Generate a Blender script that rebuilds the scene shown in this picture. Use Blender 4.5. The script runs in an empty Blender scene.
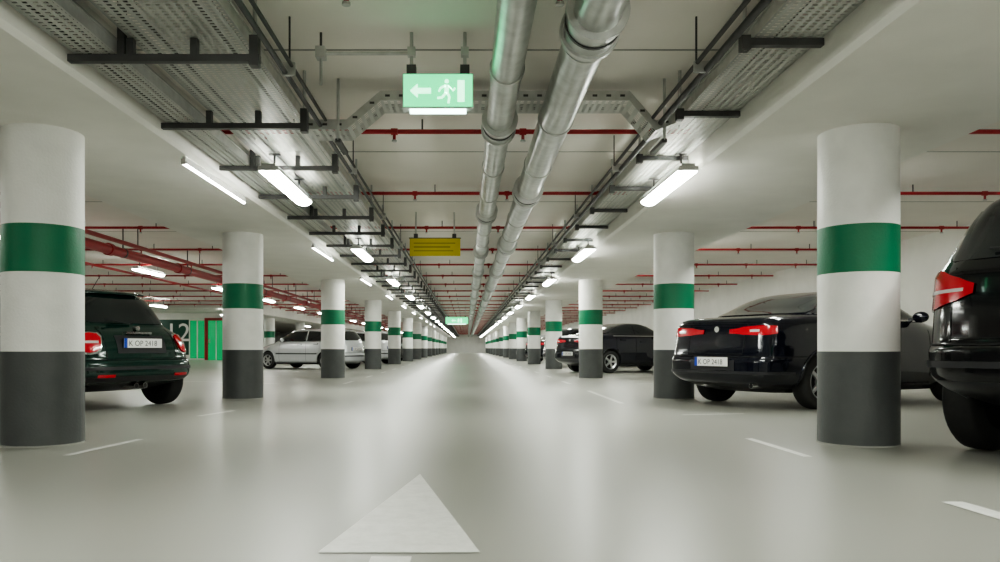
import bpy, math, random
import numpy as np
from mathutils import Matrix, Vector
random.seed(4)
scene = bpy.context.scene
pi = math.pi
try:
    scene.view_settings.look = 'AgX - Medium High Contrast'
except Exception as e:
    print('look', e)

# ------------------------------------------------------------------ materials
def nt(name):
    m = bpy.data.materials.new(name); m.use_nodes = True
    t = m.node_tree; b = t.nodes['Principled BSDF']
    return m, t, b
def mat(name, col, rough=.5, metal=0., em=None, es=0., coat=0., noise=0., nscale=6., bump=0., spec=None):
    m, t, b = nt(name)
    b.inputs['Base Color'].default_value = (*col, 1)
    b.inputs['Roughness'].default_value = rough
    b.inputs['Metallic'].default_value = metal
    b.inputs['Coat Weight'].default_value = coat
    b.inputs['Coat Roughness'].default_value = .05
    if spec is not None: b.inputs['Specular IOR Level'].default_value = spec
    if em:
        b.inputs['Emission Color'].default_value = (*em, 1)
        b.inputs['Emission Strength'].default_value = es
    tc = t.nodes.new('ShaderNodeTexCoord')
    nz = t.nodes.new('ShaderNodeTexNoise'); nz.inputs['Scale'].default_value = nscale
    nz.inputs['Detail'].default_value = 6
    t.links.new(tc.outputs['Object'], nz.inputs['Vector'])
    if noise > 0:
        r = t.nodes.new('ShaderNodeValToRGB')
        r.color_ramp.elements[0].position = .3; r.color_ramp.elements[1].position = .7
        r.color_ramp.elements[0].color = (*[c*(1-noise) for c in col], 1)
        r.color_ramp.elements[1].color = (*[min(1, c*(1+noise)) for c in col], 1)
        t.links.new(nz.outputs['Fac'], r.inputs['Fac'])
        t.links.new(r.outputs['Color'], b.inputs['Base Color'])
    if bump > 0:
        n2 = t.nodes.new('ShaderNodeTexNoise'); n2.inputs['Scale'].default_value = 60; n2.inputs['Detail'].default_value = 4
        t.links.new(tc.outputs['Object'], n2.inputs['Vector'])
        bp = t.nodes.new('ShaderNodeBump'); bp.inputs['Strength'].default_value = bump; bp.inputs['Distance'].default_value = .01
        t.links.new(n2.outputs['Fac'], bp.inputs['Height'])
        t.links.new(bp.outputs['Normal'], b.inputs['Normal'])
    return m

def floor_mat():
    m, t, b = nt('polished_concrete')
    tc = t.nodes.new('ShaderNodeTexCoord')
    n1 = t.nodes.new('ShaderNodeTexNoise'); n1.inputs['Scale'].default_value = .45; n1.inputs['Detail'].default_value = 1; n1.inputs['Roughness'].default_value = .4
    mp = t.nodes.new('ShaderNodeMapping'); mp.inputs['Location'].default_value = (3.31, 7.77, .43); mp.inputs['Scale'].default_value = (1.4, .6, 1)
    t.links.new(tc.outputs['Object'], mp.inputs['Vector'])
    t.links.new(mp.outputs['Vector'], n1.inputs['Vector'])
    r1 = t.nodes.new('ShaderNodeValToRGB')
    r1.color_ramp.elements[0].position = .1; r1.color_ramp.elements[1].position = .9
    r1.color_ramp.elements[0].color = (.235, .236, .210, 1); r1.color_ramp.elements[1].color = (.305, .306, .275, 1)
    t.links.new(n1.outputs['Fac'], r1.inputs['Fac'])
    t.links.new(r1.outputs['Color'], b.inputs['Base Color'])
    b.inputs['Roughness'].default_value = .33
    return m

def paint_mark_mat():
    m, t, b = nt('worn_road_paint')
    tc = t.nodes.new('ShaderNodeTexCoord')
    n = t.nodes.new('ShaderNodeTexNoise'); n.inputs['Scale'].default_value = 14; n.inputs['Detail'].default_value = 9; n.inputs['Roughness'].default_value = .7
    t.links.new(tc.outputs['Object'], n.inputs['Vector'])
    r = t.nodes.new('ShaderNodeValToRGB')
    r.color_ramp.elements[0].position = .30; r.color_ramp.elements[1].position = .6
    r.color_ramp.elements[0].color = (.54, .54, .51, 1); r.color_ramp.elements[1].color = (.66, .66, .63, 1)
    t.links.new(n.outputs['Fac'], r.inputs['Fac']); t.links.new(r.outputs['Color'], b.inputs['Base Color'])
    b.inputs['Roughness'].default_value = .45
    return m

def perf_mat():
    m, t, b = nt('perforated_galvanised_steel')
    b.inputs['Base Color'].default_value = (.52, .53, .50, 1); b.inputs['Metallic'].default_value = .3; b.inputs['Roughness'].default_value = .45
    tc = t.nodes.new('ShaderNodeTexCoord'); sp = t.nodes.new('ShaderNodeSeparateXYZ')
    t.links.new(tc.outputs['Object'], sp.inputs[0])
    def mth(op, a, v=None, lk=None):
        n = t.nodes.new('ShaderNodeMath'); n.operation = op
        t.links.new(a, n.inputs[0])
        if lk is not None: t.links.new(lk, n.inputs[1])
        elif v is not None: n.inputs[1].default_value = v
        return n.outputs[0]
    def hole(axis, per, w):
        a = mth('DIVIDE', sp.outputs[axis], per); a = mth('FRACT', a); a = mth('SUBTRACT', a, .5); a = mth('ABSOLUTE', a)
        return mth('LESS_THAN', a, w)
    h = mth('MULTIPLY', hole('X', .05, .26), lk=hole('Y', .038, .23))
    tr = t.nodes.new('ShaderNodeBsdfTransparent'); mx = t.nodes.new('ShaderNodeMixShader')
    out = t.nodes['Material Output']
    t.links.new(h, mx.inputs[0]); t.links.new(b.outputs[0], mx.inputs[1]); t.links.new(tr.outputs[0], mx.inputs[2])
    t.links.new(mx.outputs[0], out.inputs['Surface'])
    return m

M = dict(
 floor=floor_mat(), mark=paint_mark_mat(), perf=perf_mat(),
 white=mat('pillar_white_paint', (.82,.82,.79), .55, noise=.05, nscale=5, bump=.25),
 green=mat('pillar_green_paint', (.0,.15,.065), .5, noise=.06, bump=.2),
 dgrey=mat('pillar_dark_grey_paint', (.075,.08,.08), .5, noise=.1, bump=.2),
 ceil=mat('ceiling_plaster', (.86,.83,.77), .8, noise=.03, nscale=1.5, bump=.1),
 beam=mat('beam_concrete_paint', (.86,.85,.80), .75, noise=.04, nscale=2, bump=.15),
 wall=mat('wall_paint', (.84,.83,.79), .8, noise=.05, nscale=1.5, bump=.1),
 joint=mat('joint_filler', (.35,.35,.32), .8, noise=.1),
 steel=mat('galvanised_steel', (.55,.56,.54), .38, .6, noise=.12, nscale=12),
 dsteel=mat('dark_steel', (.08,.08,.08), .5, .4, noise=.15),
 pipe=mat('ventilation_pipe_steel', (.52,.54,.52), .30, .75, noise=.18, nscale=8),
 red=mat('sprinkler_red_paint', (.36,.018,.025), .4, noise=.1),
 housing=mat('lamp_housing', (.45,.45,.43), .5, noise=.03),
 tube=mat('lamp_diffuser', (.9,.9,.9), .4, em=(.97,1,.91), es=76),
 tube2=mat('thin_lamp_diffuser', (.9,.9,.9), .4, em=(.97,1,.92), es=46),
 sgreen=mat('exit_sign_green', (0,.4,.15), .4, em=(.01,.70,.24), es=2.5, noise=.02),
 swhite=mat('exit_sign_pictogram', (.9,.9,.9), .4, em=(.32,1,.55), es=3.6),
 sbright=mat('exit_sign_light_strip', (.9,.9,.9), .4, em=(.7,1,.85), es=8),
 lgreen=mat('lobby_green_glass', (0,.3,.12), .2, em=(.0,.5,.15), es=.45, noise=.02),
 ldark=mat('lobby_dark_green_panel', (.0,.06,.035), .4, noise=.1),
 syellow=mat('yellow_sign_face', (.66,.54,.02), .5, noise=.04),
 ydark=mat('yellow_sign_print', (.30,.26,.02), .5, noise=.04),
 black=mat('black_plastic', (.018,.018,.02), .5, noise=.1),
 trimb=mat('satin_black_trim', (.022,.022,.025), .35, noise=.1),
 well=mat('wheel_well', (.008,.008,.008), .9),
 glass=mat('car_glass', (.012,.015,.017), .04, coat=.6),
 rubber=mat('tyre_rubber', (.018,.018,.018), .75, noise=.15, nscale=30),
 rim=mat('alloy_rim', (.45,.46,.47), .28, .8, noise=.03),
 chrome=mat('chrome_trim', (.8,.8,.8), .12, 1.),
 redl=mat('tail_lamp_red', (.50,.008,.02), .15, coat=.6),
 clearl=mat('clear_lamp', (.65,.60,.60), .12, coat=1),
 plate=mat('plate_white', (.85,.85,.83), .4),
 blue=mat('plate_blue', (.01,.05,.4), .4),
 cgreen=mat('dark_green_car_paint', (.003,.026,.019), .16, .2, coat=.7),
 cnavy=mat('navy_black_car_paint', (.003,.004,.011), .14, .2, coat=.7),
 cblack=mat('black_car_paint', (.003,.003,.005), .15, .2, coat=.7),
 csilver=mat('silver_car_paint', (.62,.64,.66), .25, .3, coat=1),
 cwhite=mat('white_car_paint', (.75,.76,.78), .25, .0, coat=1),
 cgrey=mat('grey_car_paint', (.06,.065,.07), .2, .4, coat=1),
)

# ------------------------------------------------------------------ mesh builder
class B:
    def __init__(s): s.v=[]; s.f=[]; s.m=[]; s.s=[]; s.mats=[]
    def mi(s, k):
        if k not in s.mats: s.mats.append(k)
        return s.mats.index(k)
    def add(s, vs, fs, k, smooth=False):
        o=len(s.v); s.v += [tuple(v) for v in vs]; i=s.mi(k)
        for f in fs: s.f.append([a+o for a in f]); s.m.append(i); s.s.append(smooth)
    def box(s, a, b, k, R=None):
        x0,y0,z0=a; x1,y1,z1=b
        vs=[(x0,y0,z0),(x1,y0,z0),(x1,y1,z0),(x0,y1,z0),(x0,y0,z1),(x1,y0,z1),(x1,y1,z1),(x0,y1,z1)]
        if R is not None: vs=[R@Vector(v) for v in vs]
        s.add(vs,[(3,2,1,0),(4,5,6,7),(0,1,5,4),(1,2,6,5),(2,3,7,6),(3,0,4,7)],k)
    def cyl(s, p0, p1, r, k, n=16, r1=None, caps=True):
        p0=Vector(p0); p1=Vector(p1); d=(p1-p0).normalized(); r1 = r if r1 is None else r1
        a = d.cross(Vector((0,0,1)) if abs(d.z)<.9 else Vector((1,0,0))).normalized(); b=d.cross(a)
        vs=[]
        for i in range(n):
            t=2*pi*i/n; q=a*math.cos(t)+b*math.sin(t)
            vs.append(p0+q*r); vs.append(p1+q*r1)
        fs=[(2*i,2*((i+1)%n),2*((i+1)%n)+1,2*i+1) for i in range(n)]
        s.add(vs,fs,k,True)
        if caps:
            s.add([vs[2*i] for i in range(n)],[tuple(range(n))[::-1]],k)
            s.add([vs[2*i+1] for i in range(n)],[tuple(range(n))],k)
    def lathe(s, prof, mtx, k, n=32, mats=None):
        vs=[]
        for i in range(n):
            t=2*pi*i/n
            for r,h in prof: vs.append(mtx@Vector((r*math.cos(t), r*math.sin(t), h)))
        L=len(prof)
        for j in range(L-1):
            fs=[(i*L+j,((i+1)%n)*L+j,((i+1)%n)*L+j+1,i*L+j+1) for i in range(n)]
            o=len(s.v)
            s.add(vs,fs,(mats[j] if mats else k),True) if j==0 else s._more(vs0,fs,(mats[j] if mats else k))
            if j==0: vs0=o
    def _more(s,o,fs,k):
        i=s.mi(k)
        for f in fs: s.f.append([a+o for a in f]); s.m.append(i); s.s.append(True)
    def grid(s, P, k, smooth=True, flip=False):
        R=len(P); C=len(P[0]); vs=[p for row in P for p in row]
        fs=[]
        for i in range(R-1):
            for j in range(C-1):
                f=(i*C+j,i*C+j+1,(i+1)*C+j+1,(i+1)*C+j); fs.append(f[::-1] if flip else f)
        s.add(vs,fs,k,smooth)
    def obj(s, name, parent=None, loc=None, coll=None):
        me=bpy.data.meshes.new(name); me.from_pydata(s.v,[],s.f)
        for k in s.mats: me.materials.append(M[k])
        me.polygons.foreach_set('material_index', s.m); me.polygons.foreach_set('use_smooth', s.s)
        me.update()
        ob=bpy.data.objects.new(name, me); scene.collection.objects.link(ob)
        if parent: ob.parent=parent
        if loc: ob.location=loc
        return ob

# ------------------------------------------------------------------ room
Y0,Y1=-9.,112.
YA,YB=Y0+.1,Y1-.1
XL,XR=-24.,8.3
ZC=2.745; ZT=2.75; ZB=2.28
CX=-.12; PL=CX-3.0; PR=CX+3.0
b=B(); b.box((XL,Y0,-.2),(XR,Y1,0),'floor'); b.obj('floor')
b=B(); b.box((XL,Y0,ZT),(XR,Y1,ZT+.3),'ceil')
y=-5.7
while y<Y1:
    b.box((XL,y-.012,ZT-.003),(XR,y+.012,ZT),'joint'); y+=2.75
b.obj('ceiling')
for nm,a,c,k in (('wall_left',(XL-.2,Y0,0),(XL,Y1,ZT),'wall'),('wall_right',(XR,Y0,0),(XR+.2,Y1,ZT),'wall'),
             ('wall_back',(XL,Y0-.2,0),(XR,Y0,ZT),'wall'),('wall_far',(XL,Y1,0),(XR,Y1+.2,ZT),'wall')):
    b=B(); b.box(a,c,k); b.obj(nm)
def beam(x0,x1,ya,yb):
    b=B(); ch=.03
    prof=[(x0,ZT),(x0,ZB+ch),(x0+ch,ZB),(x1-ch,ZB),(x1,ZB+ch),(x1,ZT)]
    P=[[(px,ya,pz) for px,pz in prof],[(px,yb,pz) for px,pz in prof]]
    b.grid(P,'beam',False)
    b.add([p for p in P[0]],[tuple(range(6))],'beam'); b.add([p for p in P[1]],[tuple(range(6))[::-1]],'beam')
    b.obj('ceiling_beam')
beam(PL-.85,PL+.85,Y0,Y1); beam(PR-.85,PR+.85,Y0,Y1); beam(-11.2,-9.6,36,Y1)

# pillars
pb=B(); Rp=.273; n=64
def band(z0,z1,k,r):
    ring=lambda z:[(r*math.cos(2*pi*i/n),r*math.sin(2*pi*i/n),z) for i in range(n+1)]
    pb.grid([ring(z0),ring(z1)],k,True)
band(0,.675,'dgrey',Rp+.002); band(.675,1.24,'white',Rp); band(1.24,1.58,'green',Rp+.002); band(1.58,ZB,'white',Rp)
pb.cyl((0,0,0),(0,0,.010),Rp+.005,'joint',64)
first=None
def pillar(x,y):
    global first
    if first is None: first=pb.obj('concrete_pillar',loc=(x,y,0))
    else:
        o=bpy.data.objects.new('concrete_pillar',first.data); scene.collection.objects.link(o); o.location=(x,y,0)
pys=[5.68,10.74,17.95]+[25.6+7.5*i for i in range(12)]+[-1.8]
for y in pys:
    pillar(PL,y); pillar(PR,y)
for y in [40.6+7.5*i for i in range(10)]: pillar(-10.4,y)

# ------------------------------------------------------------------ floor markings
b=B()
def poly(pts,z=.003):
    b.add([(x,y,z) for x,y in pts],[tuple(range(len(pts)))],'mark')
poly([(-.51,2.63),(.045,2.63),(-.26,4.27)])
poly([(-.32,1.2),(-.185,1.2),(-.185,2.58),(-.32,2.58)])
b.obj('floor_arrow_marking')
b=B()
def strip(p,q,w):
    p=Vector(p);q=Vector(q);d=(q-p).normalized();nn=Vector((-d.y,d.x))*w/2
    poly([p-nn,q-nn,q+nn,p+nn])
strip((2.24,2.7),(2.20,3.5),.10)
strip((2.19,4.95),(2.17,5.95),.06)
strip((2.25,8.05),(2.95,8.2),.07)
strip((1.95,9.7),(1.98,12.6),.07)
strip((-2.6,5.0),(-2.5,5.9),.06); strip((-2.75,7.9),(-2.6,8.6),.07)
yy=15.
while yy<105:
    strip((2.0,yy),(2.0,yy+1.2),.08); strip((-2.4,yy),(-2.4,yy+1.2),.08)
    strip((3.3,yy),(5.6,yy+1.2),.08); strip((-3.6,yy),(-6.,yy+1.2),.08); yy+=3.3
b.obj('parking_bay_marking')

# ------------------------------------------------------------------ pipes in centre
def vent(name,x,z,r,ya,yb,y_c,dr):
    b=B(); b.cyl((x,ya,z),(x,yb,z),r,'pipe',36)
    y=y_c
    while y<yb:
        b.cyl((x,y-.13,z),(x,y+.13,z),r+.022,'pipe',36)
        for s in (-1,1):
            b.cyl((x,y+s*.13-.02,z),(x,y+s*.13+.02,z),r+.038,'steel',36)
        b.cyl((x,y-.012,z),(x,y+.012,z),r+.028,'dsteel',36)
        y+=dr
    y=y_c-1.2
    k=0
    while y<yb:
        b.cyl((x,y-.015,z),(x,y+.015,z),r+.008,'steel',36)
        if k%2==0:
            b.box((x-.02,y-.015,z+r),(x+.02,y+.015,ZC),'dsteel')
            b.cyl((x,y-.02,z),(x,y+.02,z),r+.010,'steel',36)
        y+=dr/3; k+=1
    return b.obj(name)
vent('ventilation_pipe',.25,2.44,.10,YA,YB,6.0,3.9)
vent('ventilation_pipe',.665,2.42,.125,YA,YB,4.05,4.4)

# ------------------------------------------------------------------ cable trays
def tray(name,x0,x1,z,ya,yb,cab=.45):
    b=B()
    b.add([(x0,ya,z),(x1,ya,z),(x1,yb,z),(x0,yb,z)],[(0,3,2,1)],'perf')
    for x in (x0,x1):
        b.box((x-.006,ya,z),(x+.006,yb,z+.075),'steel')
        b.box((x-.012,ya,z+.07),(x+.012,yb,z+.082),'steel')
    k=int((x1-x0)/.09)
    for i in range(k):
        if random.random()<cab:
            xx=x0+.05+i*(x1-x0-.1)/max(1,k-1); b.cyl((xx,ya,z+.022),(xx,yb,z+.022),random.choice((.010,.014,.018)),'black',6)
    b.obj(name)
tray('cable_tray',-2.21,-1.98,2.36,YA,YB,.8)
tray('cable_tray',-1.90,-1.26,2.45,YA,YB,.6)
tray('cable_tray',1.62,2.0,2.45,YA,YB,.8)
b=B()
y=1.7; k=0
while y<YB:
    b.box((-2.25,y-.022,2.315),(-1.17,y+.022,2.355),'dsteel')
    b.cyl((-1.2,y,2.30),(-1.2,y,ZC),.012,'steel',8)
    b.box((-1.225,y-.03,2.29),(-1.175,y+.03,2.46),'dsteel')
    b.box((-1.92,y-.02,2.355),(-1.88,y+.02,2.447),'dsteel')
    b.box((-1.56,y-.02,2.355),(-1.52,y+.02,2.447),'dsteel')
    if k%2==0: b.box((-1.97,y-.02,2.356),(-1.93,y+.02,ZC),'dsteel')
    b.box((1.55,y-.022,2.405),(2.01,y+.022,2.445),'dsteel')
    b.cyl((1.57,y,2.38),(1.57,y,ZC),.012,'steel',8)
    b.box((1.545,y-.03,2.38),(1.595,y+.03,2.46),'dsteel')
    y+=1.33; k+=1
b.obj('cable_tray_bracket')
b=B()
for x,z,r in ((-1.12,2.40,.016),(-1.08,2.44,.012),(1.48,2.42,.022),(1.42,2.46,.014)):
    b.cyl((x,YA,z),(x,YB,z),r,'dsteel',10)
y=1.7+.4
while y<YB:
    b.box((-1.14,y-.01,2.38),(-1.06,y+.01,2.46),'steel'); b.box((-1.10,y-.006,2.46),(-1.09,y+.006,ZC),'dsteel')
    b.box((1.40,y-.01,2.40),(1.50,y+.01,2.47),'steel'); b.box((1.41,y-.006,2.47),(1.42,y+.006,ZC),'dsteel')
    y+=2.66
b.obj('electrical_conduit')
def cross_tray(yc,w,pts,name):
    b=B()
    for (xa,za),(xb,zb) in zip(pts[:-1],pts[1:]):
        b.add([(xa,yc-w/2,za),(xb,yc-w/2,zb),(xb,yc+w/2,zb),(xa,yc+w/2,za)],[(0,3,2,1)],'perf')
        for yy in (yc-w/2,yc+w/2):
            b.add([(xa,yy-.005,za),(xb,yy-.005,zb),(xb,yy-.005,zb+.075),(xa,yy-.005,za+.075),
                   (xa,yy+.005,za),(xb,yy+.005,zb),(xb,yy+.005,zb+.075),(xa,yy+.005,za+.075)],
                  [(0,1,2,3),(7,6,5,4),(0,4,5,1),(3,2,6,7)],'steel')
            L=xb-xa; nsl=max(1,int(L/.1))
            for i in range(nsl):
                t=(i+.5)/nsl; x=xa+L*t; z=za+(zb-za)*t
                b.box((x-.018,yy-.008,z+.028),(x+.018,yy-.0055,z+.045),'dsteel')
    for x in (pts[1][0]-.06,pts[-2][0]+.06):
        b.cyl((x,yc-w/2-.03,2.28),(x,yc-w/2-.03,ZC),.011,'steel',8)
        b.box((x-.02,yc-w/2-.04,2.26),(x+.02,yc+w/2+.02,2.29),'dsteel')
    b.obj(name)
cross_tray(6.05,.32,[(-1.25,2.37),(-.92,2.37),(-.66,2.59),(1.24,2.59),(1.44,2.36),(1.60,2.42)],'bridging_cable_tray')

# ------------------------------------------------------------------ sprinkler pipes
b=B()
y=6.9-2.75*5
while y<Y1-1:
    for xa,xb in ((-2.2,2.0),(-16. if y<35 else -9.4,PL-.9),(PR+.9,XR-.1)):
        b.cyl((xa,y,2.635),(xb,y,2.635),.021,'red',10)
        x=xa+.4
        while x<xb:
            b.cyl((x-.03,y,2.635),(x+.03,y,2.635),.03,'red',10)
            b.cyl((x,y,2.635),(x,y,2.56),.014,'red',8); b.cyl((x,y,2.56),(x,y,2.545),.024,'steel',8)
            b.cyl((x+.25,y,2.635),(x+.25,y,ZC),.008,'dsteel',6)
            x+=1.15
    y+=2.75
b.cyl((-8.7,Y0+.2,2.635),(-8.7,Y1-.5,2.635),.03,'red',10)
b.obj('sprinkler_pipe_network')
b=B()
b.cyl((-5.8,6,2.30),(-5.8,Y1-.5,2.30),.08,'red',20)
b.cyl((-5.55,6,2.40),(-5.55,Y1-.5,2.40),.035,'red',14)
y=6.5
while y<Y1-1:
    b.cyl((-5.8,y-.06,2.30),(-5.8,y+.06,2.30),.10,'red',20)
    b.cyl((-5.8,y+.5,2.37),(-5.8,y+.5,ZC),.012,'dsteel',8); b.cyl((-5.55,y+.5,2.43),(-5.55,y+.5,ZC),.01,'dsteel',8)
    b.cyl((-5.8,y+.48,2.30),(-5.8,y+.52,2.30),.087,'dsteel',20)
    y+=3.
b.obj('fire_main_pipe')

# ------------------------------------------------------------------ lamps
def fixture_mesh(w,L,k):
    b=B(); ns=6
    b.box((-w*.36,-L/2,.0),(w*.36,L/2,.055),'housing')
    b.box((-w/2,-L/2-.02,-.012),(w/2,-L/2,.03),'housing'); b.box((-w/2,L/2,-.012),(w/2,L/2+.02,.03),'housing')
    b.box((-w/2-.006,-L/2,-.006),(-w/2,L/2,.02),'housing'); b.box((w/2,-L/2,-.006),(w/2+.006,L/2,.02),'housing')
    prof=[(w/2*math.cos(t),-min(.05,w*.5)*math.sin(t)) for t in [pi*i/ns for i in range(ns+1)]]
    b.grid([[(x,-L/2,z) for x,z in prof],[(x,L/2,z) for x,z in prof]],k,True)
    b.add([(x,-L/2,z) for x,z in prof],[tuple(range(ns+1))],k); b.add([(x,L/2,z) for x,z in prof],[tuple(range(ns+1))[::-1]],k)
    return b
fm={}
def fixture(name,key,x,y,z,rods,w=.17,L=1.45,k='tube'):
    kk=(key,rods)
    if kk not in fm:
        b=fixture_mesh(w,L,k)
        if rods:
            for yy in (-L*.35,L*.35):
                b.cyl((0,yy,.05),(0,yy,rods),.01,'dsteel',8)
                b.box((-.05,yy-.02,rods-.012),(.05,yy+.02,rods),'dsteel')
        o=b.obj(name,loc=(x,y,z)); fm[kk]=o.data
    else:
        o=bpy.data.objects.new(name,fm[kk]); scene.collection.objects.link(o); o.location=(x,y,z)
y=7.4-5.3*3
while y<Y1-2:
    fixture('fluorescent_light_fixture','m',-1.72,y,2.245,.19)
    fixture('fluorescent_light_fixture','m',1.915,y,2.245,.19)
    if y<60: fixture('fluorescent_batten_light','t',-2.33,y-.2,2.223,0,.035,1.7,'tube2')
    if y<90:
        fixture('fluorescent_light_fixture','s',-7.3,y+10.3-5.3,2.45,ZC-2.45)
        fixture('fluorescent_light_fixture','r',PR+1.1,y+2,2.55,ZC-2.55)
    y+=5.3
for y in (14,23,32,41,50,62,74):
    fixture('fluorescent_light_fixture','s',-12.8,y,2.45,ZC-2.45)
for y in (20,32,43):
    fixture('fluorescent_light_fixture','s',-19,y,2.45,ZC-2.45)

# ------------------------------------------------------------------ exit signs
def sign(name,x,y,z,w,h,d,kind):
    b=B()
    b.box((-w/2,-d/2,-h/2),(w/2,d/2,h/2),'steel' if kind=='exit' else 'syellow')
    f=-d/2-.004
    if kind=='exit':
        b.box((-w/2+.006,f,-h/2+.012),(w/2-.006,-d/2+.001,h/2-.006),'sgreen')
        b.box((-w*.4,-d/2+.01,-h/2-.018),(w*.4,d/2-.01,-h/2),'sbright')
        g=f-.002; S=h
        def q(pts): b.add([(px*S,g,pz*S) for px,pz in pts],[tuple(range(len(pts)))],'swhite')
        q([(-.80,0),(-.58,-.2),(-.58,-.08),(-.2,-.08),(-.2,.08),(-.58,.08),(-.58,.2)])
        q([(.56,-.32),(.76,-.32),(.76,.30),(.56,.30)])
        cxh=.25
        q([(cxh+.06*math.cos(2*pi*i/12),.27+.06*math.sin(2*pi*i/12)) for i in range(12)])
        q([(.20,.18),(.32,.16),(.30,-.04),(.18,-.06)])
        q([(.20,-.04),(.27,-.06),(.14,-.22),(-.02,-.24),(-.02,-.18),(.10,-.16)])
        q([(.22,-.05),(.30,-.04),(.36,-.18),(.33,-.36),(.27,-.36),(.29,-.18)])
        q([(.20,.18),(.22,.11),(.10,.06),(.04,-.04),(.0,-.01),(.06,.1)])
        q([(.30,.16),(.31,.09),(.42,.03),(.48,.10),(.51,.06),(.43,-.03)])
    else:
        b.box((-w/2+.01,f,-h/2+.01),(w/2-.01,-d/2+.001,h/2-.01),'syellow')
        b.box((-w*.42,f-.003,-.015),(w*.30,f,.005),'ydark'); b.box((-w*.42,f-.003,.045),(w*.40,f,.06),'ydark')
        b.box((-w*.42,f-.003,-.07),(w*.36,f,-.055),'ydark')
        b.box((-w/2-.01,-d/2-.008,h/2-.012),(w/2+.01,d/2,h/2),'dsteel')
    for sx in (-w*.38,w*.38):
        b.cyl((sx,0,h/2),(sx,0,ZC-z),.012,'steel',10); b.box((sx-.03,-.03,h/2),(sx+.03,.03,h/2+.06),'dsteel')
    if kind=='exit' and y<10:
        b.cyl((-.75,0,.255),(-w*.38,0,.255),.012,'steel',10); b.box((-.79,-.04,.22),(-.73,.04,.29),'steel')
        b.cyl((-.76,0,.05),(-.76,0,.255),.010,'steel',8); b.cyl((-.76,0,.255),(-.76,0,ZC-z),.008,'dsteel',8)
        b.box((-w*.38-.025,-.025,.235),(-w*.38+.025,.025,.29),'steel'); b.box((w*.38-.025,-.025,.235),(w*.38+.025,.025,.29),'steel')
    b.obj(name,loc=(x,y,z))
sign('exit_sign',-.187,5.0,2.355,.455,.225,.07,'exit')
sign('yellow_hanging_sign',-.48,11.6,2.22,.76,.27,.06,'yellow')
sign('exit_sign',-.5,38,2.05,1.1,.33,.1,'exit')

# ------------------------------------------------------------------ lobby in left hall
b=B(); Y=45.
b.box((-23.9,Y,0),(-13.6,Y+.2,ZT-.01),'wall')
b.box((-18.6,Y-.03,.3),(-16.2,Y,2.35),'ldark')
b.box((-16.15,Y-.03,.1),(-15.3,Y,2.3),'lgreen'); b.box((-19.4,Y-.03,.1),(-18.65,Y,2.3),'lgreen')
for x in (-18.62,-16.18,-15.72): b.box((x-.03,Y-.06,.0),(x+.03,Y-.03,2.4),'white')
for x0,x1 in ((-15.3,-15.1),(-14.2,-14.0)): b.box((x0,Y-.06,0),(x1,Y,2.3),'red')
b.box((-15.3,Y-.06,2.3),(-14.0,Y,2.45),'red')
b.box((-15.1,Y-.03,0),(-14.2,Y,2.3),'lgreen'); b.box((-15.03,Y-.07,1.0),(-14.97,Y-.03,1.25),'chrome')
b.box((-14.65,Y-.05,0),(-14.6,Y-.03,2.3),'white')
lob=b.obj('lobby_partition')
tcv=bpy.data.curves.new('bay_number','FONT'); tcv.body='12'; tcv.size=1.5; tcv.extrude=.005
to=bpy.data.objects.new('bay_number',tcv); scene.collection.objects.link(to); tcv.materials.append(M['plate'])
to.rotation_euler=(pi/2,0,0); to.location=(-17.6,Y-.07,1.1); to.parent=lob

# ------------------------------------------------------------------ cars
def pchip(y):
    y=np.array(y,float); d=np.diff(y); n=len(y); m=np.zeros(n)
    for i in range(1,n-1):
        if d[i-1]*d[i]>0: m[i]=2*d[i-1]*d[i]/(d[i-1]+d[i])
    m[0]=d[0]; m[-1]=d[-1]
    def f(s):
        i=min(int(s),n-2); t=s-i
        return (2*t**3-3*t**2+1)*y[i]+(t**3-2*t**2+t)*m[i]+(-2*t**3+3*t**2)*y[i+1]+(t**3-t**2)*m[i+1]
    return f
class Surf:
    def __init__(s,keys,sub=7):
        cols=list(zip(*keys)); fs=[pchip(c) for c in cols]
        ss=np.linspace(0,len(keys)-1,(len(keys)-1)*sub+1)
        s.T=np.array([[f(v) for f in fs] for v in ss])
    def par(s,z): return [np.interp(z,s.T[:,0],s.T[:,i]) for i in range(1,6)]
    def row(s,p,phi,z):
        xr,xf,w,nr,nf=p; c=math.cos(phi); sn=math.sin(phi); n=nr if c<0 else nf
        xc=(xr+xf)/2; hl=(xf-xr)/2
        return Vector((xc+hl*math.copysign(abs(c)**(2/n),c), w*math.copysign(abs(sn)**(2/n),sn), z))
    def pt(s,phi,z): return s.row(s.par(z),phi,z)
    def phy(s,y,z,rear=True):
        xr,xf,w,nr,nf=s.par(z); n=nr if rear else nf
        a=math.asin(min(.9999,(abs(y)/w)**(n/2))); a=math.copysign(a,y)
        return pi-a if rear else a
    def phx(s,x,z,side):
        xr,xf,w,nr,nf=s.par(z); xc=(xr+xf)/2; hl=(xf-xr)/2; t=max(-.9999,min(.9999,(x-xc)/hl)); n=nr if t<0 else nf
        return side*math.acos(math.copysign(abs(t)**(n/2),t))
    def off(s,phi,z,e):
        p=s.pt(phi,z); d=.012
        a=s.pt(phi+d,z)-s.pt(phi-d,z); c=s.pt(phi,z+.01)-s.pt(phi,z-.01)
        nn=a.cross(c); nn.normalize()
        out=Vector((math.cos(phi),math.sin(phi),0.3))
        if nn.dot(out)<0: nn=-nn
        return p+nn*e
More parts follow.
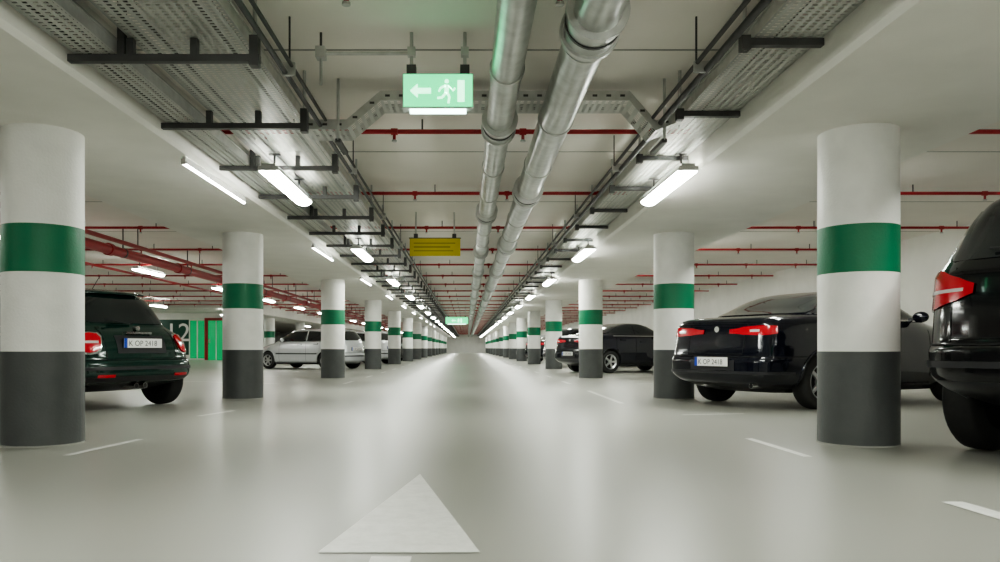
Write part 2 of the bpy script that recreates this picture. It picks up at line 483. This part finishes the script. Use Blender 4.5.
def patch(b,S,mode,cols,k,e=.006,nr=6,sub=5,side=1):
    us=[c[0] for c in cols]; lo=[c[1] for c in cols]; hi=[c[2] for c in cols]
    P=[]; cc=[]
    for i in range(len(cols)-1):
        for j in range(sub): cc.append(i+j/sub)
    cc.append(len(cols)-1)
    for i in cc:
        u=np.interp(i,range(len(us)),us); a=np.interp(i,range(len(us)),lo); c=np.interp(i,range(len(us)),hi)
        col=[]
        for j in range(nr+1):
            z=a+(c-a)*j/nr
            ph={'r':lambda:S.phy(u,z,True),'f':lambda:S.phy(u,z,False),'s':lambda:S.phx(u,z,side),'p':lambda:u*side}[mode]()
            col.append(S.off(ph,z,e))
        P.append(col)
    b.grid(P,k,True)
def wheel(b,x,y,r,w,side,nsp=5):
    R=Matrix.Translation((x,y,r))@Matrix.Rotation(-side*pi/2,4,'X')
    h=w/2; ri=r*.66
    prof=[(ri*.9,-h),(r*.93,-h),(r*.985,-h*.8),(r,-h*.4),(r,h*.4),(r*.985,h*.8),(r*.93,h),(r*.80,h*1.03),(ri*1.02,h*.95),(ri,h*.9)]
    b.lathe(prof,R,'rubber',40)
    b.lathe([(ri*.92,-h),(.001,-h*.7)],R,'well',24)
    b.lathe([(ri,h*.9),(ri*.98,h*.95),(ri*.93,h*.9),(ri*.9,h*.3),(.001,h*.25)],R,'rim',40,['rim','rim','rim','well'])
    b.lathe([(.001,h*.85),(r*.13,h*.82),(r*.16,h*.7),(r*.17,h*.2)],R,'rim',20)
    for i in range(nsp):
        A=R@Matrix.Rotation(2*pi*i/nsp,4,'Z')
        ws=r*.085
        vs=[(r*.1,-ws*1.1,h*.55),(ri*.96,-ws*.9,h*.62),(ri*.96,ws*.9,h*.62),(r*.1,ws*1.1,h*.55),
            (r*.1,-ws,h*.80),(ri*.96,-ws*.8,h*.84),(ri*.96,ws*.8,h*.84),(r*.1,ws,h*.80)]
        b.add([A@Vector(v) for v in vs],[(3,2,1,0),(4,5,6,7),(0,1,5,4),(1,2,6,5),(2,3,7,6),(3,0,4,7)],'rim')

def make_car(name,C,loc,ang):
    S=Surf(C['keys']); P=C['paint']
    root=bpy.data.objects.new(name,None); scene.collection.objects.link(root)
    N=144; bb=B(); bb.mi(P); bb.mi('well'); bb.mi('trimb')
    rows=[]
    for r in S.T:
        rows.append([S.row(r[1:],2*pi*j/N,r[0]) for j in range(N)])
    vs=[p for r in rows for p in r]; nR=len(rows)
    for i in range(nR-1):
        zc=(rows[i][0].z+rows[i+1][0].z)/2
        k=P if zc>C.get('clad',0) else 'trimb'
        fs=[(i*N+j,i*N+(j+1)%N,(i+1)*N+(j+1)%N,(i+1)*N+j) for j in range(N)]
        if i==0: bb.add(vs,fs,k,True)
        else:
            mi=bb.mi(k)
            for f in fs: bb.f.append(list(f)); bb.m.append(mi); bb.s.append(True)
    bb.f.append(list(range(N))[::-1]); bb.m.append(bb.mi('trimb')); bb.s.append(False)
    bb.f.append([(nR-1)*N+j for j in range(N)]); bb.m.append(0); bb.s.append(True)
    body=bb.obj('body',root)
    W=C['w']; r=C['r']; xw=C['wheels']
    cb=B(); cb.mi(P); cb.mi('well')
    for x in xw:
        for sd in (1,-1): cb.cyl((x,sd*(W-.30),r+.01),(x,sd*(W+.2),r+.01),r+C.get('gap',.045),'well',48)
    cut=cb.obj('cut',root)
    md=body.modifiers.new('b','BOOLEAN'); md.operation='DIFFERENCE'; md.object=cut; md.solver='EXACT'
    dg=bpy.context.evaluated_depsgraph_get(); dg.update()
    me=bpy.data.meshes.new_from_object(body.evaluated_get(dg)); body.modifiers.clear(); body.data=me
    bpy.data.objects.remove(cut)
    wb=B()
    for x in xw:
        for sd in (1,-1): wheel(wb,x,sd*(W-.125),r,.20,sd,C.get('sp',5))
    wb.obj('wheels',root)
    g=B()
    for sd in (1,-1):
        for cols in C['swin']: patch(g,S,'s',cols,'glass',.006,8,6,sd)
    patch(g,S,'r',C['rwin'],'glass',.007,10,8)
    patch(g,S,'f',C['fwin'],'glass',.007,10,8)
    g.obj('windows',root)
    t=B()
    for sd in (1,-1):
        for x,z0,z1 in C['doors']: patch(t,S,'s',[(x-.004,z0,z1),(x+.004,z0,z1)],'well',.003,8,1,sd)
        xa,xb,z=C['sill']; patch(t,S,'s',[(xa,z-.004,z+.004),(xb,z-.004,z+.004)],'well',.003,1,16,sd)
        for x,z in C['handles']:
            patch(t,S,'s',[(x-.09,z-.012,z+.012),(x+.09,z-.012,z+.012)],C.get('hk',P),.035,2,3,sd)
            patch(t,S,'s',[(x-.10,z-.025,z+.02),(x+.10,z-.025,z+.02)],'well',.004,2,3,sd)
        xa,xb,z=C['belt']; patch(t,S,'s',[(xa,z-.012,z+.008),(xb,z-.012,z+.008)],C.get('beltk','trimb'),.009,1,16,sd)
        if 'rub' in C:
            xa,xb,z=C['rub']; patch(t,S,'s',[(xa,z-.022,z+.022),(xb,z-.022,z+.022)],'trimb',.012,2,12,sd)
        for x in xw:
            R1=r+C.get('gap',.045); prof=[]
            for i in range(25):
                a=-.12+ (pi+.24)*i/24
                zz=r+.01+R1*math.sin(a); xx=x+R1*math.cos(a)
                zz2=r+.01+(R1+C.get('lip',.02))*math.sin(a); xx2=x+(R1+C.get('lip',.02))*math.cos(a)
                if zz<C['keys'][1][0]: continue
                p=S.off(S.phx(xx,zz,sd),zz,.012); q=S.off(S.phx(xx2,zz2,sd),zz2,.010); p2=p.copy(); p2.y-=sd*.05
                prof.append([p2,p,q,S.off(S.phx(xx2,zz2,sd),zz2,-.002)])
            t.grid(prof,C.get('lipk',P),True)
        mx,mz=C['mirror']; my=S.pt(S.phx(mx,mz,sd),mz).y
        R=Matrix.Translation((mx,my+sd*.13,mz+.04))@Matrix.Diagonal((.06,.10,.07,1))
        t.lathe([(math.sin(pi*i/8),math.cos(pi*i/8)) for i in range(9)],R,P,20)
        t.box((mx-.02,min(my-sd*.02,my+sd*.08),mz),(mx+.03,max(my-sd*.02,my+sd*.08),mz+.03),'trimb')
    for (y0,y1,z0,z1,k,e) in C['rpatch']:
        patch(t,S,'r',[(y0,z0,z1),(y1,z0,z1)],k,e,6,12)
    for (y0,y1,z0,z1,k,e) in C.get('fpatch',[]):
        patch(t,S,'f',[(y0,z0,z1),(y1,z0,z1)],k,e,6,12)
    for (pa,z,hw,k,e) in C['ring']:
        patch(t,S,'p',[(pa,z-hw,z+hw),(2*pi-pa,z-hw,z+hw)],k,e,3,110)
    t.obj('trim',root)
    l=B()
    for sd in (1,-1):
        for cols,k,e in C['tails']:
            cc=[(S.phy(abs(u),(a+c)/2) if u<1.2 else u*pi/180,a,c) for u,a,c in cols]
            patch(l,S,'p',cc,k,e,6,8,sd)
        for cols,k,e in C['heads']:
            cc=[(S.phy(abs(u),(a+c)/2,False) if u<1.2 else u*pi/180,a,c) for u,a,c in cols]
            patch(l,S,'p',cc,k,e,6,8,sd)
    l.obj('lamps',root)
    pz=C['platez']; px=min(S.pt(pi,pz-.05).x,S.pt(pi,pz+.05).x)-.006
    p=B(); p.box((px-.012,-.265,pz-.06),(px+.004,.265,pz+.06),'trimb'); p.box((px-.016,-.255,pz-.052),(px-.011,.255,pz+.052),'plate')
    p.box((px-.018,.215,pz-.052),(px-.0155,.255,pz+.052),'blue')
    if C.get('exh'):
        for ey in C['exh']: p.cyl((.09,ey,.27),(.5,ey,.27),.032,'chrome',16); p.cyl((.089,ey,.27),(.11,ey,.27),.026,'well',16)
    p.obj('licence_plate',root)
    tc=bpy.data.curves.new('plate_text','FONT'); tc.body='K OP 2418'; tc.size=.085; tc.materials.append(M['black'])
    to=bpy.data.objects.new('plate_text',tc); scene.collection.objects.link(to); to.parent=root
    to.matrix_local=Matrix(((0,0,-1,px-.0185),(-1,0,0,.20),(0,1,0,pz-.03),(0,0,0,1)))
    if C.get('extra'): 
        x=B(); C['extra'](x,S); x.obj('fittings',root)
    root.location=(loc[0],loc[1],0); root.rotation_euler=(0,0,math.radians(ang))
    return root
def dup(root,loc,ang):
    o=bpy.data.objects.new(root.name.split('.')[0],None); scene.collection.objects.link(o)
    for c in list(root.children):
        d=c.copy(); scene.collection.objects.link(d); d.parent=o
    o.location=(loc[0],loc[1],0); o.rotation_euler=(0,0,math.radians(ang)); return o

def mini_extra(x,S):
    p=S.pt(pi,1.31)
    rows=[]
    for i in range(13):
        y=-.44+.88*i/12; dx=.06*(abs(y)/.44)**3
        rows.append([(p.x-.04+dx,y,1.33),(p.x-.045+dx,y,1.345),(p.x+.05+dx,y,1.368),(p.x+.2,y,1.38),(p.x+.2,y,1.33)])
    x.grid(rows,'cgreen',True)
    x.cyl((.95,0,1.40),(.80,0,1.56),.004,'black',6)
    x.cyl((S.pt(pi,.98).x-.02,0,.975),(S.pt(pi,.99).x-.03,.34,1.02),.008,'black',6)
    q=S.pt(pi,.86); x.box((q.x-.035,-.17,.86),(q.x+.03,.17,.885),'chrome')
    x.cyl((q.x-.01,0,.925),(q.x+.05,0,.925),.03,'chrome',16)
mini=dict(paint='cgreen',w=.845,r=.30,wheels=(.60,3.06),clad=.30,gap=.045,lip=.05,lipk='trimb',sp=8,
 keys=[(.20,.52,3.4,.70,4,4),(.26,.27,3.55,.78,4.5,4),(.33,.06,3.63,.825,6,4),(.42,.0,3.65,.842,7,4),(.52,.01,3.64,.845,7,3.8),(.58,.045,3.62,.845,6.6,3.6),(.68,.06,3.56,.843,6.2,3.2),
  (.76,.085,3.48,.838,5.8,3),(.83,.125,3.32,.824,5.5,3),(.88,.17,3.0,.797,5.2,3.3),(.92,.225,2.72,.752,5,4),(.955,.27,2.60,.70,5,5),(1.08,.36,2.48,.655,4.8,5),(1.22,.47,2.30,.605,4.6,5),
  (1.32,.58,2.14,.55,4.4,5),(1.375,.70,1.98,.475,4.2,4.5),(1.40,.83,1.8,.38,4,4),(1.412,1.0,1.6,.23,3,3)],
 swin=[[(.66,.965,1.15),(.80,.96,1.28),(1.18,.96,1.30)],[(1.23,.96,1.30),(2.05,.96,1.28),(2.22,.96,1.18),(2.48,.96,.99)]],
 rwin=[(-.52,1.0,1.2),(-.45,.98,1.28),(.45,.98,1.28),(.52,1.0,1.2)],
 fwin=[(-.56,.99,1.25),(-.50,.97,1.29),(.50,.97,1.29),(.56,.99,1.25)],
 doors=[(1.22,.32,.94),(2.35,.32,.91)],sill=(1.2,2.4,.30),handles=[(1.42,.84)],hk='chrome',belt=(.5,2.5,.945),beltk='chrome',
 mirror=(2.2,.96),
 rpatch=[(-.33,.33,.64,.84,'trimb',.004),(-.47,-.464,.56,.93,'well',.004),(.464,.47,.56,.93,'well',.004),(-.60,-.40,.38,.41,'redl',.01),(.40,.60,.38,.41,'redl',.01)],
 fpatch=[(-.42,.42,.50,.64,'well',.006),(-.42,.42,.56,.575,'chrome',.012)],
 ring=[(1.9,.57,.005,'well',.003),(2.05,.475,.018,'trimb',.012),(2.05,.36,.03,'trimb',.006)],
 tails=[([(.50,.68,.83),(.54,.64,.865),(.62,.625,.875),(.70,.64,.865),(.74,.68,.83)],'chrome',.006),([(.515,.70,.81),(.55,.66,.85),(.62,.645,.86),(.69,.66,.85),(.725,.69,.82)],'redl',.016),([(.54,.745,.77),(.69,.745,.77)],'clearl',.020)],
 heads=[([(.46,.66,.76),(.56,.60,.80),(.68,.60,.80),(45.,.68,.76)],'clearl',.012)],
 platez=.755,exh=(-.06,.06),extra=mini_extra)

def alfa_extra(x,S):
    q=S.pt(pi,.92)
    x.cyl((q.x-.012,0,.92),(q.x+.02,0,.92),.035,'chrome',20)
sedan=dict(paint='cnavy',w=.872,r=.315,wheels=(.86,3.46),clad=.24,gap=.045,lip=.02,sp=5,
 keys=[(.18,.48,4.22,.73,4,4),(.24,.22,4.33,.80,5,4.5),(.32,.04,4.40,.845,7,4.5),(.42,.0,4.43,.862,9,4.5),(.54,.0,4.43,.87,9,3.6),(.60,.03,4.41,.873,9,3.4),(.70,.055,4.35,.874,9,3.2),
  (.80,.07,4.22,.872,8.6,3),(.90,.085,3.95,.865,8.4,3),(.97,.10,3.55,.852,8,3.4),(1.01,.12,3.28,.838,7.5,4),(1.045,.16,3.12,.815,6.5,4.5),(1.07,.30,3.04,.79,5.5,5),
  (1.09,.58,2.96,.77,5,5),(1.14,.76,2.84,.745,5,5),(1.23,.98,2.64,.70,5,5),(1.32,1.22,2.42,.65,5,5),(1.375,1.42,2.25,.60,4.5,4.5),(1.405,1.60,2.1,.48,4,4),(1.418,1.76,1.95,.28,3,3)],
 swin=[[(.86,1.085,1.11),(1.16,1.08,1.24),(1.38,1.07,1.315),(1.72,1.06,1.325)],[(1.77,1.06,1.325),(2.30,1.05,1.32),(2.48,1.045,1.24),(2.90,1.04,1.06)]],
 rwin=[(-.66,1.105,1.17),(-.58,1.10,1.31),(.58,1.10,1.31),(.66,1.105,1.17)],
 fwin=[(-.68,1.06,1.2),(-.58,1.05,1.32),(.58,1.05,1.32),(.68,1.06,1.2)],
 doors=[(1.05,.62,1.04),(1.745,.30,1.04),(2.85,.28,1.0)],sill=(1.1,2.9,.27),handles=[(2.0,.88),(1.28,.93)],belt=(.95,2.95,1.035),beltk='chrome',
 mirror=(2.55,1.04),
 rpatch=[(-.43,-.424,.62,1.02,'well',.004),(.424,.43,.62,1.02,'well',.004),(-.425,.425,.625,.633,'well',.004),(-.34,.34,.44,.56,'trimb',.004)],
 fpatch=[(-.1,.1,.4,.76,'well',.01),(-.5,.5,.32,.42,'well',.008)],
 ring=[(1.75,.60,.005,'well',.003),(2.0,.42,.015,'trimb',.010),(2.3,1.03,.003,'trimb',.003)],
 tails=[([(.20,.865,.915),(.40,.85,.94),(.60,.84,.95),(.72,.845,.95),(.775,.86,.945)],'redl',.010),([(.50,.88,.905),(.62,.88,.905)],'clearl',.014)],
 heads=[([(.42,.64,.74),(.60,.62,.78),(42.,.64,.80),(58.,.70,.80)],'clearl',.012)],
 platez=.54,exh=(-.5,),extra=alfa_extra)

def suv_extra(x,S):
    for sd in (1,-1):
        x.cyl((1.0,sd*.54,1.715),(2.4,sd*.54,1.70),.016,'trimb',10)
        for xx in (1.05,1.7,2.35): x.cyl((xx,sd*.54,1.66),(xx,sd*.54,1.71),.016,'trimb',8)
    x.cyl((S.pt(pi,1.25).x-.03,0,1.25),(S.pt(pi,1.29).x-.03,.4,1.30),.009,'black',6)
    q=S.pt(pi,1.1); x.cyl((q.x-.012,0,1.13),(q.x+.02,0,1.13),.045,'chrome',20)
suv=dict(paint='cblack',w=.935,r=.365,wheels=(.86,3.72),clad=.50,gap=.05,lip=.06,lipk='trimb',sp=5,
 keys=[(.30,.58,4.4,.78,4,4),(.37,.30,4.55,.87,4.5,4.5),(.45,.07,4.64,.915,5,4.5),(.54,.0,4.67,.93,5.8,4.2),(.68,.0,4.67,.935,6,3.8),(.74,.04,4.65,.935,6,3.6),(.88,.055,4.58,.934,6,3.2),
  (1.0,.07,4.42,.928,6,3),(1.09,.085,4.05,.918,6,3.2),(1.16,.10,3.55,.902,6,4),(1.22,.13,3.36,.875,5.8,5),(1.32,.19,3.2,.84,5.5,5),(1.44,.27,2.98,.80,5.5,5),
  (1.56,.35,2.76,.75,5.2,5),(1.64,.42,2.55,.70,5,5),(1.70,.55,2.35,.60,4.5,4.5),(1.73,.70,2.15,.45,4,4),(1.74,.92,1.9,.25,3,3)],
 swin=[[(.47,1.25,1.33),(.66,1.24,1.52),(1.25,1.23,1.56)],[(1.30,1.23,1.56),(2.05,1.22,1.57)],[(2.10,1.22,1.57),(2.72,1.215,1.55),(2.85,1.21,1.48),(3.22,1.21,1.24)]],
 rwin=[(-.70,1.26,1.48),(-.64,1.24,1.58),(.64,1.24,1.58),(.70,1.26,1.48)],
 fwin=[(-.72,1.24,1.5),(-.66,1.22,1.57),(.66,1.22,1.57),(.72,1.24,1.5)],
 doors=[(.98,.75,1.20),(2.07,.45,1.20),(3.2,.45,1.1)],sill=(1.2,3.2,.47),handles=[(2.3,1.06),(1.4,1.06)],belt=(.4,3.25,1.205),
 mirror=(2.95,1.21),
 rpatch=[(-.60,-.594,.74,1.2,'well',.004),(.594,.60,.74,1.2,'well',.004),(-.60,.60,.755,.762,'well',.004)],
 fpatch=[(-.4,.4,.7,.92,'well',.01)],
 ring=[(1.75,.72,.006,'well',.003),(1.95,.60,.02,'trimb',.014)],
 tails=[([(.46,1.03,1.09),(.56,.99,1.13),(.70,.95,1.18),(.83,.93,1.20),(126.,.95,1.20),(114.,1.0,1.19),(108.,1.08,1.16)],'redl',.012),([(.52,1.045,1.065),(.80,1.03,1.055),(126.,1.03,1.055)],'clearl',.017)],
 heads=[([(.45,.78,.90),(.65,.76,.94),(42.,.78,.97),(60.,.84,.97)],'clearl',.012)],
 platez=.90,extra=suv_extra)

def hatch(paint):
    return dict(paint=paint,w=.85,r=.305,wheels=(.72,3.25),clad=.24,gap=.045,lip=.02,sp=6,
 keys=[(.17,.35,3.85,.74,4,4),(.24,.12,3.98,.81,4.5,4),(.34,.0,4.06,.84,4.5,4),(.50,.0,4.08,.85,4.5,3.6),(.58,.03,4.05,.85,4.5,3.3),(.70,.05,3.98,.85,4.5,3.1),
  (.80,.07,3.84,.845,4.5,3),(.89,.085,3.55,.838,4.5,3),(.96,.11,3.2,.82,4.5,3.5),(1.0,.13,3.05,.80,4.5,4.5),(1.10,.2,2.88,.765,5,5),(1.25,.32,2.6,.71,5,5),
  (1.36,.43,2.36,.665,5,5),(1.42,.55,2.15,.58,4.5,4.5),(1.445,.72,1.95,.45,4,4),(1.455,.9,1.75,.26,3,3)],
 swin=[[(.45,1.02,1.16),(.62,1.01,1.31),(1.5,1.0,1.35)],[(1.55,1.0,1.35),(2.2,1.0,1.34),(2.4,1.0,1.26),(2.88,1.0,1.04)]],
 rwin=[(-.62,1.03,1.26),(-.56,1.02,1.34),(.56,1.02,1.34),(.62,1.03,1.26)],
 fwin=[(-.66,1.03,1.25),(-.58,1.02,1.35),(.58,1.02,1.35),(.66,1.03,1.25)],
 doors=[(.95,.62,.98),(1.525,.30,.99),(2.7,.28,.96)],sill=(1.0,2.8,.27),handles=[(1.8,.88),(1.1,.90)],belt=(.4,2.95,.99),rub=(1.05,2.85,.55),
 mirror=(2.5,1.0),
 rpatch=[(-.55,.55,.60,.608,'well',.004),(-.556,-.55,.60,1.0,'well',.004),(.55,.556,.60,1.0,'well',.004)],
 fpatch=[(-.4,.4,.62,.72,'well',.01),(-.5,.5,.30,.42,'well',.008)],
 ring=[(1.75,.575,.005,'well',.003),(2.0,.47,.02,'trimb',.010)],
 tails=[([(.60,.70,.92),(.72,.68,.96),(125.,.70,.96)],'redl',.010)],
 heads=[([(.46,.62,.74),(.62,.60,.79),(42.,.62,.82),(58.,.70,.82)],'clearl',.012)],
 platez=.72,exh=(-.45,))

HR,HL=28,152
make_car('hatchback_car',mini,(-3.66,8.8),HL)
sed=make_car('sedan_car',sedan,(2.89,9.1),HR)
make_car('suv_car',suv,(3.20,4.2),HR)
silver=make_car('hatchback_car',hatch('csilver'),(-3.62,25.4),HL)
silver.scale=(.97,.97,.93)
whitec=make_car('hatchback_car',hatch('cwhite'),(-3.3,33.6),HL)
greyc=make_car('hatchback_car',hatch('cgrey'),(3.1,29.0),HR)
dup(sed,(2.85,21.8),HR)
dup(sed,(3.1,37.0),HR); dup(whitec,(3.1,45.0),HR); dup(greyc,(3.1,52),HR); dup(silver,(3.1,60),HR)
dup(greyc,(-3.3,41.3),HL); dup(silver,(-3.3,49),HL); dup(sed,(-3.3,56),HL); dup(whitec,(-3.3,63.5),HL)

# ------------------------------------------------------------------ world + camera
w=bpy.data.worlds.new('World'); scene.world=w; w.use_nodes=True
w.node_tree.nodes['Background'].inputs[0].default_value=(.6,.65,.62,1); w.node_tree.nodes['Background'].inputs[1].default_value=.1
cam=bpy.data.cameras.new('camera'); co=bpy.data.objects.new('camera',cam); scene.collection.objects.link(co)
co.location=(0,0,.70); co.rotation_euler=(pi/2,0,0)
cam.lens=27.76; cam.sensor_width=36; cam.shift_x=.033; cam.shift_y=.067; cam.clip_end=400
scene.camera=co
